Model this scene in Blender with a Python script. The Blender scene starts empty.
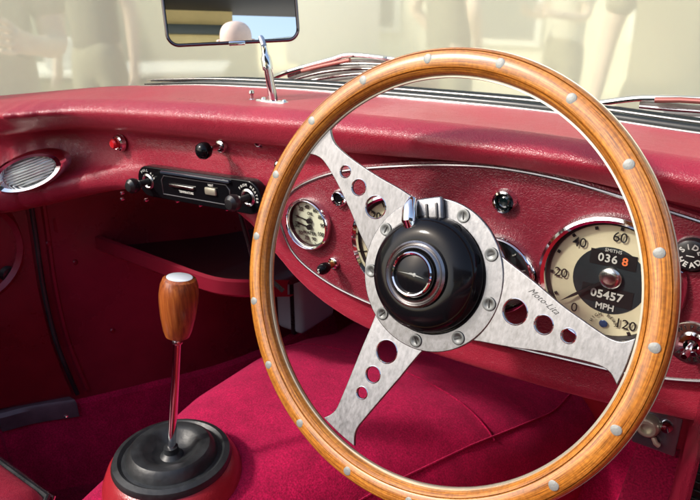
import bpy, bmesh, math, random
from mathutils import Matrix, Vector
R = math.radians
random.seed(4)
C = bpy.context.scene.collection
scene = bpy.context.scene

# ---------------------------------------------------------------- camera, sky, sun, exposure
CAM = Vector((0, 0, 1.0)); YAW, PITCH, FPX = R(35), R(22), 650.0
cd = bpy.data.cameras.new("camera"); cam = bpy.data.objects.new("camera", cd); C.objects.link(cam)
cam.location = CAM; cam.rotation_euler = (R(90) - PITCH, 0, YAW)
cd.sensor_width = 36; cd.lens = FPX / 700 * 36; cd.clip_start = 0.02; cd.clip_end = 500
cd.dof.use_dof = True; cd.dof.focus_distance = 0.62; cd.dof.aperture_fstop = 22
scene.camera = cam

SUN_EL, SUN_DIR = R(41), Vector((0.60, 0.72, 0)).normalized()     # SUN_DIR: the way the light travels
w = bpy.data.worlds.new("World"); scene.world = w; w.use_nodes = True
nt = w.node_tree; bg = nt.nodes['Background']
sky = nt.nodes.new('ShaderNodeTexSky'); sky.sky_type = 'NISHITA'; sky.sun_disc = False
sky.sun_elevation = SUN_EL
sky.sun_rotation = math.atan2(-SUN_DIR.x, -SUN_DIR.y)
sky.air_density = 1.0; sky.dust_density = 3.0; sky.ozone_density = 0.6
nt.links.new(sky.outputs[0], bg.inputs[0]); bg.inputs[1].default_value = 0.15
sl = bpy.data.lights.new("sun", 'SUN'); sl.energy = 1.8; sl.angle = R(5); sl.color = (1, .95, .88)
so = bpy.data.objects.new("sun", sl); C.objects.link(so)
sv = Vector((SUN_DIR.x * math.cos(SUN_EL), SUN_DIR.y * math.cos(SUN_EL), -math.sin(SUN_EL)))
so.rotation_euler = sv.to_track_quat('-Z', 'Y').to_euler(); so.location = (-3, -4, 4)
vs = scene.view_settings; vs.view_transform = 'Standard'; vs.look = 'None'; vs.exposure = 1.0; vs.gamma = 1
scene.cycles.use_denoising = True
scene.cycles.max_bounces = 10; scene.cycles.transparent_max_bounces = 12
scene.cycles.sample_clamp_indirect = 6

# ---------------------------------------------------------------- helpers
CF = Vector((-math.sin(YAW) * math.cos(PITCH), math.cos(YAW) * math.cos(PITCH), -math.sin(PITCH)))
CR = Vector((math.cos(YAW), math.sin(YAW), 0)); CU = CR.cross(CF)
def at(px, py, axis, v):
    """the point on the world plane <axis> = v that was measured at this place of the photograph"""
    d = CF + CR * ((px - 350) / FPX) - CU * ((py - 250) / FPX)
    return CAM + d * ((v - CAM[axis]) / d[axis])

def frame(o, x, y, z):
    m = Matrix.Identity(4)
    for i, a in enumerate((x, y, z, o)):
        for j in range(3): m[j][i] = a[j]
    return m
def dash(x, z, y=0.57): return frame((x, y, z), (1, 0, 0), (0, 0, 1), (0, -1, 0))
def T(x=0, y=0, z=0): return Matrix.Translation((x, y, z))
def RZ(a): return Matrix.Rotation(a, 4, 'Z')
def RX(a): return Matrix.Rotation(a, 4, 'X')
def RY(a): return Matrix.Rotation(a, 4, 'Y')

class MB:
    def __init__(s): s.bm = bmesh.new(); s.uv = s.bm.loops.layers.uv.new('UVMap'); s.mi = 0
    def add(s, vs_, fs, M=Matrix.Identity(4), uvs=None, mi=None):
        V = [s.bm.verts.new(M @ Vector(v)) for v in vs_]
        for k, f in enumerate(fs):
            try: F = s.bm.faces.new([V[i] for i in f])
            except ValueError: continue
            F.smooth = True; F.material_index = s.mi if mi is None else mi
            if uvs:
                for l, q in zip(F.loops, uvs[k]): l[s.uv].uv = q
        return s
    def mesh(s, me, M=Matrix.Identity(4)):
        return s.add([v.co[:] for v in me.vertices], [tuple(p.vertices) for p in me.polygons], M)
    def lathe(s, prof, M=Matrix.Identity(4), n=64, a0=0, closed=False):
        vs_, fs, uvs = [], [], []
        m = len(prof)
        for i in range(n):
            a = a0 + 2 * math.pi * i / n
            for r, h in prof: vs_.append((r * math.cos(a), r * math.sin(a), h))
        for i in range(n):
            j = (i + 1) % n
            for k in range(m if closed else m - 1):
                k2 = (k + 1) % m
                fs.append((i * m + k, j * m + k, j * m + k2, i * m + k2))
                uvs.append(((i / n, k / m), ((i + 1) / n, k / m), ((i + 1) / n, (k + 1) / m), (i / n, (k + 1) / m)))
        s.add(vs_, fs, M, uvs)
        bmesh.ops.remove_doubles(s.bm, verts=s.bm.verts, dist=1e-6)
        return s
    def box(s, size, M=Matrix.Identity(4), bev=0.0, seg=2):
        b = bmesh.new(); bmesh.ops.create_cube(b, size=1)
        bmesh.ops.scale(b, vec=size, verts=b.verts)
        if bev: bmesh.ops.bevel(b, geom=b.edges[:], offset=bev, segments=seg, affect='EDGES', profile=.5)
        me = bpy.data.meshes.new('t'); b.to_mesh(me); b.free(); s.mesh(me, M); bpy.data.meshes.remove(me); return s
    def tube(s, pts, r, n=10, M=Matrix.Identity(4), cyc=False, flat=None):
        pts = [Vector(p) for p in pts]; N = len(pts); vs_, fs = [], []
        up = None
        for i, p in enumerate(pts):
            if cyc: t = pts[(i + 1) % N] - pts[i - 1]
            else: t = pts[min(i + 1, N - 1)] - pts[max(i - 1, 0)]
            t.normalize()
            if up is None:
                up = Vector((0, 0, 1)) if abs(t.z) < .9 else Vector((0, 1, 0))
            sd = t.cross(up).normalized(); up = sd.cross(t).normalized()
            rr = r[i] if isinstance(r, (list, tuple)) else r
            for k in range(n):
                a = 2 * math.pi * k / n
                vs_.append(p + sd * (rr * math.cos(a)) + up * (rr * (flat or 1) * math.sin(a)))
        for i in range(N if cyc else N - 1):
            j = (i + 1) % N
            for k in range(n):
                l = (k + 1) % n; fs.append((i * n + k, j * n + k, j * n + l, i * n + l))
        if not cyc: fs += [tuple(range(n)), tuple(reversed(range((N - 1) * n, N * n)))]
        return s.add(vs_, fs, M)
    def shape(s, outl, ext, bev=0.0, M=Matrix.Identity(4)):
        cu = bpy.data.curves.new('t', 'CURVE'); cu.dimensions = '2D'; cu.fill_mode = 'BOTH'
        for o in outl:
            sp = cu.splines.new('POLY'); sp.points.add(len(o) - 1); sp.use_cyclic_u = True
            for q, p in zip(sp.points, o): q.co = (p[0], p[1], 0, 1)
        cu.extrude = ext; cu.bevel_depth = bev; cu.bevel_resolution = 2
        if bev: cu.offset = -bev
        ob = bpy.data.objects.new('t', cu); C.objects.link(ob)
        me = bpy.data.meshes.new_from_object(ob.evaluated_get(bpy.context.evaluated_depsgraph_get()))
        s.mesh(me, M); bpy.data.objects.remove(ob); bpy.data.curves.remove(cu); bpy.data.meshes.remove(me); return s
    def text(s, body, size, M=Matrix.Identity(4), ext=0.0002, shear=0, off=0.0, space=1.0):
        cu = bpy.data.curves.new('t', 'FONT'); cu.body = body; cu.size = size; cu.align_x = 'CENTER'; cu.align_y = 'CENTER'
        cu.extrude = ext; cu.shear = shear; cu.offset = off; cu.space_character = space; cu.resolution_u = 3
        ob = bpy.data.objects.new('t', cu); C.objects.link(ob)
        me = bpy.data.meshes.new_from_object(ob.evaluated_get(bpy.context.evaluated_depsgraph_get()))
        s.mesh(me, M); bpy.data.objects.remove(ob); bpy.data.curves.remove(cu); bpy.data.meshes.remove(me); return s
    def arc_text(s, body, size, rad, mid, step, M, flip=False, **k):
        n = len(body)
        for i, ch in enumerate(body):
            if ch == ' ': continue
            a = mid + (i - (n - 1) / 2) * step * (1 if flip else -1)
            s.text(ch, size, M @ RZ(a) @ T(rad) @ RZ(math.pi / 2 if flip else -math.pi / 2), **k)
        return s
    def build(s, name, mats, parent=None, flatnorm=False, angle=35):
        bmesh.ops.recalc_face_normals(s.bm, faces=s.bm.faces)
        me = bpy.data.meshes.new(name); s.bm.to_mesh(me); s.bm.free()
        for m_ in (mats if isinstance(mats, (list, tuple)) else [mats]): me.materials.append(m_)
        me.set_sharp_from_angle(angle=R(angle))
        o = bpy.data.objects.new(name, me); C.objects.link(o)
        if parent is not None: attach(o, parent)
        return o

def attach(o, parent):
    o.parent = parent; M = Matrix.Identity(4); p = parent
    chain = []
    while p is not None: chain.append(p); p = p.parent
    for q in reversed(chain): M = M @ q.matrix_parent_inverse @ q.matrix_basis
    o.matrix_parent_inverse = M.inverted()
def tag(o, label=None, cat=None, group=None, kind=None):
    if label: o['label'] = label
    if cat: o['category'] = cat
    if group: o['group'] = group
    if kind: o['kind'] = kind
    return o
def thing(name, loc, label, cat, group=None):
    o = bpy.data.objects.new(name, None); C.objects.link(o); o.location = loc; o.empty_display_size = .05
    return tag(o, label, cat, group)
def part(name, loc, parent, label=None):
    """an Empty that gathers the sub-parts of one part"""
    o = bpy.data.objects.new(name, None); C.objects.link(o); o.location = loc; o.empty_display_size = .02
    attach(o, parent)
    if label: o['label'] = label
    return o
def circ(r, n=40, cx=0, cy=0): return [(cx + r * math.cos(2 * math.pi * i / n), cy + r * math.sin(2 * math.pi * i / n)) for i in range(n)]
def spline(pts, n):
    """Catmull-Rom through points, n samples per span"""
    P = [Vector(p) for p in pts]; out = []
    for i in range(len(P) - 1):
        a, b, c, d = P[max(i - 1, 0)], P[i], P[i + 1], P[min(i + 2, len(P) - 1)]
        for k in range(n):
            t = k / n
            out.append(.5 * ((2 * b) + (c - a) * t + (2 * a - 5 * b + 4 * c - d) * t * t + (3 * b - a - 3 * c + d) * t ** 3))
    out.append(P[-1]); return out
def interp(tab, x):
    """tab: sorted list of (x, vector); smooth-ish linear"""
    if x <= tab[0][0]: return tab[0][1]
    for (x0, a), (x1, b) in zip(tab, tab[1:]):
        if x <= x1:
            t = (x - x0) / (x1 - x0); return a * (1 - t) + b * t
    return tab[-1][1]

# ---------------------------------------------------------------- materials
def mat(name, col, rough=.5, metal=0, var=0.0, vscale=20, bump=0.0, bscale=300, coat=0, sheen=0, spec=.5, rvar=0, voro=False, bdist=.001, vstretch=None):
    m = bpy.data.materials.new(name); m.use_nodes = True; n = m.node_tree; b = n.nodes['Principled BSDF']; L = n.links.new
    b.inputs['Base Color'].default_value = (*col, 1); b.inputs['Roughness'].default_value = rough
    b.inputs['Metallic'].default_value = metal; b.inputs['Coat Weight'].default_value = coat
    b.inputs['Coat Roughness'].default_value = .08
    b.inputs['Specular IOR Level'].default_value = spec
    if sheen: b.inputs['Sheen Weight'].default_value = sheen; b.inputs['Sheen Tint'].default_value = (*[min(1, c * 3 + .1) for c in col], 1)
    tc = n.nodes.new('ShaderNodeTexCoord'); vec = tc.outputs['Object']
    if vstretch:
        mp = n.nodes.new('ShaderNodeMapping'); mp.inputs['Scale'].default_value = vstretch; L(vec, mp.inputs[0]); vec = mp.outputs[0]
    if var or rvar:
        t = n.nodes.new('ShaderNodeTexNoise'); t.inputs['Scale'].default_value = vscale; t.inputs['Detail'].default_value = 6; t.inputs['Roughness'].default_value = .65
        L(vec, t.inputs['Vector'])
        if var:
            r = n.nodes.new('ShaderNodeValToRGB'); e = r.color_ramp.elements
            e[0].position = .3; e[1].position = .7
            e[0].color = (*[c * (1 - var) for c in col], 1); e[1].color = (*[min(1, c * (1 + var)) for c in col], 1)
            L(t.outputs['Fac'], r.inputs[0]); L(r.outputs[0], b.inputs['Base Color'])
        if rvar:
            q = n.nodes.new('ShaderNodeMapRange'); q.inputs[1].default_value = .3; q.inputs[2].default_value = .7
            q.inputs[3].default_value = max(0.02, rough - rvar); q.inputs[4].default_value = rough + rvar
            L(t.outputs['Fac'], q.inputs[0]); L(q.outputs[0], b.inputs['Roughness'])
    if bump:
        if voro:
            t2 = n.nodes.new('ShaderNodeTexVoronoi'); t2.feature = 'DISTANCE_TO_EDGE'; t2.inputs['Scale'].default_value = bscale
            wv = n.nodes.new('ShaderNodeTexNoise'); wv.inputs['Scale'].default_value = bscale * .25; L(tc.outputs['Object'], wv.inputs['Vector'])
            mx = n.nodes.new('ShaderNodeMix'); mx.data_type = 'RGBA'; mx.inputs[0].default_value = .012
            L(tc.outputs['Object'], mx.inputs[6]); L(wv.outputs['Color'], mx.inputs[7]); L(mx.outputs[2], t2.inputs['Vector'])
            cl = n.nodes.new('ShaderNodeMath'); cl.operation = 'MINIMUM'; cl.inputs[1].default_value = .25; L(t2.outputs['Distance'], cl.inputs[0])
            cr = n.nodes.new('ShaderNodeTexNoise'); cr.inputs['Scale'].default_value = 38; cr.inputs['Detail'].default_value = 5; cr.inputs['Distortion'].default_value = 1.2; L(tc.outputs['Object'], cr.inputs['Vector'])
            ad = n.nodes.new('ShaderNodeMath'); ad.operation = 'MULTIPLY_ADD'; ad.inputs[1].default_value = 1.1; L(cr.outputs['Fac'], ad.inputs[0]); L(cl.outputs[0], ad.inputs[2]); out = ad.outputs[0]
        else:
            t2 = n.nodes.new('ShaderNodeTexNoise'); t2.inputs['Scale'].default_value = bscale; t2.inputs['Detail'].default_value = 4
            L(vec, t2.inputs['Vector']); out = t2.outputs['Fac']
        bp = n.nodes.new('ShaderNodeBump'); bp.inputs['Strength'].default_value = bump; bp.inputs['Distance'].default_value = bdist
        L(out, bp.inputs['Height']); L(bp.outputs[0], b.inputs['Normal'])
    return m

M = {}
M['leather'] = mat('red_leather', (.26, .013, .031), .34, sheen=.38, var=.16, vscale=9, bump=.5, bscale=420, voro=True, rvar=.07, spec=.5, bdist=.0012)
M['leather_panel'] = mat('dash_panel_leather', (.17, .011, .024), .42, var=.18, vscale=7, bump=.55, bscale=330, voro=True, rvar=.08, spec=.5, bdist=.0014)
M['vinyl_dark'] = mat('dark_red_trim', (.18, .008, .022), .30, var=.3, vscale=5, bump=.1, bscale=60, rvar=.08)
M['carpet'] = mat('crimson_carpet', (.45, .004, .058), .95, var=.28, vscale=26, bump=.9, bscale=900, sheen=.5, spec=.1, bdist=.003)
M['carpet_shaded'] = mat('floor_carpet', (.25, .004, .038), .95, var=.3, vscale=18, bump=.9, bscale=900, sheen=.1, spec=.1, bdist=.003)  # same carpet, with the shadow over the floor put into a darker colour
def pile(m, dark=.55, scale=420):
    n = m.node_tree; b = n.nodes['Principled BSDF']; src = b.inputs['Base Color'].links[0].from_socket
    tc = n.nodes.new('ShaderNodeTexCoord'); t = n.nodes.new('ShaderNodeTexNoise'); t.inputs['Scale'].default_value = scale; t.inputs['Detail'].default_value = 3
    n.links.new(tc.outputs['Object'], t.inputs['Vector'])
    q = n.nodes.new('ShaderNodeMapRange'); q.inputs[1].default_value = .35; q.inputs[2].default_value = .65; q.inputs[3].default_value = dark; q.inputs[4].default_value = 1.25; n.links.new(t.outputs['Fac'], q.inputs[0])
    mx = n.nodes.new('ShaderNodeMix'); mx.data_type = 'RGBA'; mx.blend_type = 'MULTIPLY'; mx.inputs[0].default_value = 1; n.links.new(src, mx.inputs[6]); n.links.new(q.outputs[0], mx.inputs[7]); n.links.new(mx.outputs[2], b.inputs['Base Color'])
pile(M['carpet']); pile(M['carpet_shaded'])
M['gaiter'] = mat('gaiter_leather', (.33, .016, .024), .3, var=.15, vscale=12, bump=.3, bscale=300, voro=True)
M['chrome'] = mat('chrome', (.80, .80, .81), .06, metal=1, rvar=.03, vscale=40)
M['chrome_worn'] = mat('worn_chrome', (.72, .71, .69), .18, metal=1, rvar=.1, vscale=60, bump=.05, bscale=90)
M['satin'] = mat('satin_steel_cap', (.62, .62, .60), .22, metal=1, rvar=.08)
M['trim'] = mat('aged_chrome_trim', (.30, .29, .29), .28, metal=1, rvar=.08, vscale=50)
M['alu'] = mat('polished_aluminium', (.25, .25, .255), .42, metal=1, var=.26, vscale=330, rvar=.10, bump=.35, bscale=500, bdist=.0003, vstretch=(1, 1, .22))
M['alu_ring'] = mat('turned_aluminium', (.24, .24, .245), .38, metal=1, var=.24, vscale=330, rvar=.10, bump=.3, bscale=500, bdist=.0003, vstretch=(1, .4, .5))
M['rivet'] = mat('aluminium_rivet', (.24, .25, .235), .55, metal=.4, var=.08, vscale=300, bump=.2, bscale=900)
M['strip'] = mat('rim_core_strip', (.46, .43, .34), .38, metal=.7, var=.12, vscale=60)
M['black_gloss'] = mat('black_gloss_plastic', (.004, .004, .005), .13, spec=.22, rvar=.03, vscale=14)
M['black'] = mat('black_bakelite', (.012, .012, .013), .32, rvar=.08, vscale=60)
M['rubber'] = mat('black_rubber', (.016, .018, .019), .42, var=.5, vscale=28, bump=.35, bscale=70, rvar=.12, bdist=.002)
M['seal'] = mat('windscreen_seal', (.010, .014, .014), .28, rvar=.1, vscale=20)
M['white'] = mat('white_lettering', (.48, .48, .44), .6)
M['cream_dial'] = mat('cream_dial', (.58, .53, .36), .5, var=.10, vscale=18)
M['white_dial'] = mat('pale_green_dial', (.62, .64, .50), .5, var=.06, vscale=50)
M['dark_dial'] = mat('slate_dial', (.013, .019, .023), .5, var=.2, vscale=50)
M['orange'] = mat('orange_numeral', (.7, .16, .05), .5)
M['blue_lamp'] = mat('blue_tell_tale', (.02, .05, .14), .2, coat=.5)
M['red_lamp'] = mat('red_button', (.50, .01, .015), .25, coat=.6)
M['grey'] = mat('grey_painted_metal', (.42, .44, .48), .4, var=.08, vscale=10)
M['sill'] = mat('sill_tread', (.10, .06, .075), .42, var=.3, vscale=22, bump=.15, bscale=250)
M['paint'] = mat('red_body_paint', (.30, .012, .02), .15, coat=1)
M['paper'] = mat('pale_rubber_blade', (.45, .46, .43), .35, var=.35, vscale=60, vstretch=(1, 1, 8))

def wood(name, uvmode, c0, c1, c2, sx=20, sy=34):
    m = bpy.data.materials.new(name); m.use_nodes = True; n = m.node_tree; b = n.nodes['Principled BSDF']; L = n.links.new
    tc = n.nodes.new('ShaderNodeTexCoord'); mp = n.nodes.new('ShaderNodeMapping')
    L(tc.outputs['UV' if uvmode else 'Object'], mp.inputs[0]); mp.inputs['Scale'].default_value = (sx, sy, 1) if uvmode else (sx, sx, sy)
    t = n.nodes.new('ShaderNodeTexNoise'); t.inputs['Scale'].default_value = 1; t.inputs['Detail'].default_value = 7; t.inputs['Roughness'].default_value = .6; t.inputs['Distortion'].default_value = .35
    L(mp.outputs[0], t.inputs['Vector'])
    r = n.nodes.new('ShaderNodeValToRGB'); e = r.color_ramp.elements; e[0].position = .32; e[0].color = (*c0, 1); e[1].position = .68; e[1].color = (*c2, 1)
    k = r.color_ramp.elements.new(.5); k.color = (*c1, 1)
    L(t.outputs['Fac'], r.inputs[0]); col = r.outputs[0]
    if uvmode:      # fine pores along the grain and curly cross figure
        mp2 = n.nodes.new('ShaderNodeMapping'); mp2.inputs['Scale'].default_value = (60, 210, 1); L(tc.outputs['UV'], mp2.inputs[0])
        t2 = n.nodes.new('ShaderNodeTexNoise'); t2.inputs['Scale'].default_value = 1; t2.inputs['Detail'].default_value = 3; L(mp2.outputs[0], t2.inputs['Vector'])
        mp3 = n.nodes.new('ShaderNodeMapping'); mp3.inputs['Scale'].default_value = (420, 9, 1); L(tc.outputs['UV'], mp3.inputs[0])
        t3 = n.nodes.new('ShaderNodeTexNoise'); t3.inputs['Scale'].default_value = 1; t3.inputs['Detail'].default_value = 2; L(mp3.outputs[0], t3.inputs['Vector'])
        for tt, lo, hi, f in ((t2, .40, .55, .55), (t3, .35, .6, .20)):
            q = n.nodes.new('ShaderNodeMapRange'); q.inputs[1].default_value = lo; q.inputs[2].default_value = hi; q.inputs[3].default_value = 1 - f; q.inputs[4].default_value = 1.08; L(tt.outputs['Fac'], q.inputs[0])
            mx = n.nodes.new('ShaderNodeMix'); mx.data_type = 'RGBA'; mx.blend_type = 'MULTIPLY'; mx.inputs[0].default_value = 1; L(col, mx.inputs[6]); L(q.outputs[0], mx.inputs[7]); col = mx.outputs[2]
    L(col, b.inputs['Base Color']); b.inputs['Roughness'].default_value = .34
    b.inputs['Coat Weight'].default_value = .6; b.inputs['Coat Roughness'].default_value = .13
    bp = n.nodes.new('ShaderNodeBump'); bp.inputs['Strength'].default_value = .12; bp.inputs['Distance'].default_value = .0004; L(t.outputs['Fac'], bp.inputs['Height']); L(bp.outputs[0], b.inputs['Normal'])
    return m
M['rim_wood'] = wood('varnished_rim_wood', True, (.20, .058, .009), (.47, .170, .022), (.65, .285, .045))
M['knob_wood'] = wood('varnished_knob_wood', False, (.12, .025, .006), (.27, .065, .012), (.40, .12, .025), 260, 9)

def glass_thin(name, tint=(1, 1, 1), refl=1.0):
    m = bpy.data.materials.new(name); m.use_nodes = True; n = m.node_tree; n.nodes.clear(); L = n.links.new
    o = n.nodes.new('ShaderNodeOutputMaterial'); mx = n.nodes.new('ShaderNodeMixShader'); tr = n.nodes.new('ShaderNodeBsdfTransparent'); gl = n.nodes.new('ShaderNodeBsdfGlossy')
    fr = n.nodes.new('ShaderNodeFresnel'); fr.inputs[0].default_value = 1.45
    tr.inputs[0].default_value = (*tint, 1); gl.inputs['Roughness'].default_value = .03
    ml = n.nodes.new('ShaderNodeMath'); ml.operation = 'MULTIPLY'; ml.inputs[1].default_value = refl; L(fr.outputs[0], ml.inputs[0])
    L(ml.outputs[0], mx.inputs[0]); L(tr.outputs[0], mx.inputs[1]); L(gl.outputs[0], mx.inputs[2]); L(mx.outputs[0], o.inputs[0]); return m
M['dial_glass'] = glass_thin('dial_glass', (.97, .98, .96), .8)

def screen_glass():
    """windscreen with a painted haze: blur and a cream veil added to wash out the background"""
    m = bpy.data.materials.new('windscreen_painted_haze'); m.use_nodes = True; n = m.node_tree; n.nodes.clear(); L = n.links.new
    o = n.nodes.new('ShaderNodeOutputMaterial')
    rf = n.nodes.new('ShaderNodeBsdfRefraction'); rf.inputs['IOR'].default_value = 1.35; rf.inputs['Roughness'].default_value = .075; rf.inputs['Color'].default_value = (.97, 1, .92, 1)
    tl = n.nodes.new('ShaderNodeBsdfTranslucent'); tl.inputs['Color'].default_value = (.95, .96, .80, 1)
    df = n.nodes.new('ShaderNodeBsdfDiffuse'); df.inputs['Color'].default_value = (.94, .95, .78, 1)
    a = n.nodes.new('ShaderNodeMixShader'); a.inputs[0].default_value = .3; L(tl.outputs[0], a.inputs[1]); L(df.outputs[0], a.inputs[2])
    b = n.nodes.new('ShaderNodeMixShader'); b.inputs[0].default_value = .42; L(rf.outputs[0], b.inputs[1]); L(a.outputs[0], b.inputs[2])  # cream veil mixed into the clear pane, standing in for the pale washed-out distance
    L(b.outputs[0], o.inputs[0]); return m
M['screen'] = screen_glass()

# ================================================================ SETTING
GZ = -0.30
g = MB(); g.add([(-60, -60, GZ), (60, -60, GZ), (60, 60, GZ), (-60, 60, GZ)], [(0, 1, 2, 3)])
tag(g.build('ground', mat('pale_paving', (.66, .62, .50), .8, var=.12, vscale=1.5, bump=.2, bscale=40)), kind='structure')

def slab(name, c, size, m, rz=0, bev=.01, parent=None):
    return MB().box(size, T(*c) @ RZ(rz), bev).build(name, m, parent)

cream1 = mat('cream_render', (.84, .80, .66), .8, var=.06, vscale=3)
cream2 = mat('pale_stone', (.70, .66, .50), .8, var=.08, vscale=4)
whitep = mat('white_paint', (.86, .85, .80), .6)
tent = mat('white_canvas', (.88, .87, .82), .7, var=.03)
b0 = thing('pavilion', (-3, 9, GZ), 'pale cream building with tall windows standing beyond the windscreen', 'building')
slab('wall', (-4, 9.2, 1.9), (22, .4, 4.4), cream1, 0, .02, b0)
for i in range(9):
    x = -12.5 + i * 2.2
    f = slab('window', (x, 8.97, 1.3 + (i % 2) * .1), (1.1, .08, 2.1), whitep, 0, .01, b0)
    slab('pane', (x, 8.915, 1.3 + (i % 2) * .1), (.9, .02, 1.9), mat('window_glass', (.25, .26, .24), .1), 0, 0, f)
b1 = thing('side_building', (-8, 2, GZ), 'pale stone building with a white doorway left of the car', 'building')
slab('wall', (-8.2, 1.5, 1.7), (.4, 13, 4.0), cream2, R(-6), .02, b1)
slab('door', (-7.82, 3.1, .75), (.08, 1.1, 2.1), whitep, R(-6), .01, b1)
slab('door', (-8.1, .0, .75), (.08, .9, 2.1), whitep, R(-6), .01, b1)
# notice board seen between mirror and wheel
nb = thing('notice_board', (-2.7, 3.6, GZ), 'white notice board on two legs behind the car, right of the mirror', 'notice board')
slab('board', (-2.66, 3.6, .78), (.62, .04, .50), tent, R(38), .01, nb)
for s in (-1, 1): slab('leg', (-2.66 + s * .22 * math.cos(R(38)), 3.62 + s * .22 * math.sin(R(38)), .12), (.04, .04, .84), whitep, R(38), .004, nb)
hedge_t = thing('display_table', (-4.2, 3.1, GZ), 'pale cloth covered display table beyond the bonnet', 'table')
slab('tabletop', (-4.2, 3.1, .44), (1.5, .7, .04), tent, R(40), .01, hedge_t)
slab('table_skirt', (-4.2, 3.1, .06), (1.44, .64, .70), mat('khaki_cloth', (.42, .38, .24), .9, var=.1, vscale=6), R(40), .03, hedge_t)
slab('white_carton', (-4.45, 2.85, .56), (.34, .26, .20), whitep, R(52), .008)
tag(bpy.data.objects['white_carton'], 'white carton standing on the cloth covered display table', 'box')

# hall behind the photographer: what the mirror and the chrome reflect
m1 = at(236, 38, 1, .60)
d0 = Vector((.70, -.71, 0)).normalized(); wc = Vector((m1.x, m1.y, 0)) + d0 * 7.2; wr = math.atan2(CR.y, CR.x)
hb = thing('market_hall', (wc.x, wc.y, GZ), 'hall with a dark canopy and yellow and pale blue walls, seen in the mirror', 'building')
def hw(name, u, v, z, size, m, bev=.01, par=hb):
    p = wc + CR * u - d0 * v; return MB().box(size, T(p.x, p.y, z) @ RZ(wr), bev).build(name, m, par)
yw = mat('yellow_wall', (.90, .74, .36), .7, var=.1, vscale=2); bw = mat('pale_blue_wall', (.78, .90, .96), .6, var=.04)
dk = mat('dark_timber', (.012, .012, .02), .6)
hw('wall', -2.55, 0, 1.2, (5.0, .3, 3.0), yw)
lp = wc + CR * -.05; ba = wr + R(38); bd = Vector((math.cos(ba), math.sin(ba), 0)); bn = Vector((-math.sin(ba), math.cos(ba), 0))
def bwl(name, u, v, z, size, m): p = lp + bd * u + bn * v; return MB().box(size, T(p.x, p.y, z) @ RZ(ba), .01).build(name, m, hb)
bwl('wall', 2.0, 0, .85, (4.0, .2, 2.5), bw)
hw('canopy', 0, .55, 3.035, (11, 1.2, 1.2), dk)
for k, z in enumerate((1.55, 2.22)): hw('rail', -2.55, .20, z, (4.98, .08, .10), mat('grey_green_rail', (.08, .10, .10), .5))
for u in (-1.15, -2.4, -3.6): hw('mullion', u, .22, 1.95, (.09, .09, 1.1), dk)
hw('plinth', -2.55, .24, .85, (4.98, .14, 1.2), mat('slate_plinth', (.06, .08, .09), .5))
bwl('post', 1.25, .16, .9, (.06, .08, 2.5), mat('purple_post', (.35, .08, .25), .5))
bwl('fascia_panel', 1.6, .14, 1.5, (.5, .06, .9), mat('blue_panel', (.10, .25, .6), .4))

# ---------------------------------------------------------------- people
skin = mat('skin', (.74, .58, .48), .5, var=.06)
def skinned(name, V, Ed, Rd, m, parent=None, sub=2):
    me = bpy.data.meshes.new(name); me.from_pydata([tuple(v) for v in V], Ed, [])
    o = bpy.data.objects.new(name, me); C.objects.link(o)
    md = o.modifiers.new('s', 'SKIN'); md.use_smooth_shade = True
    sv_ = me.skin_vertices[0].data
    for i, r_ in enumerate(Rd): sv_[i].radius = (r_, r_) if not isinstance(r_, tuple) else r_; sv_[i].use_root = (i == 0)
    sb = o.modifiers.new('d', 'SUBSURF'); sb.levels = sub; sb.render_levels = sub
    out = bpy.data.meshes.new_from_object(o.evaluated_get(bpy.context.evaluated_depsgraph_get()))
    bpy.data.objects.remove(o); bpy.data.meshes.remove(me); out.name = name; out.materials.clear(); out.materials.append(m)
    for p in out.polygons: p.use_smooth = True
    r = bpy.data.objects.new(name, out); C.objects.link(r)
    if parent is not None: attach(r, parent)
    return r
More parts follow.
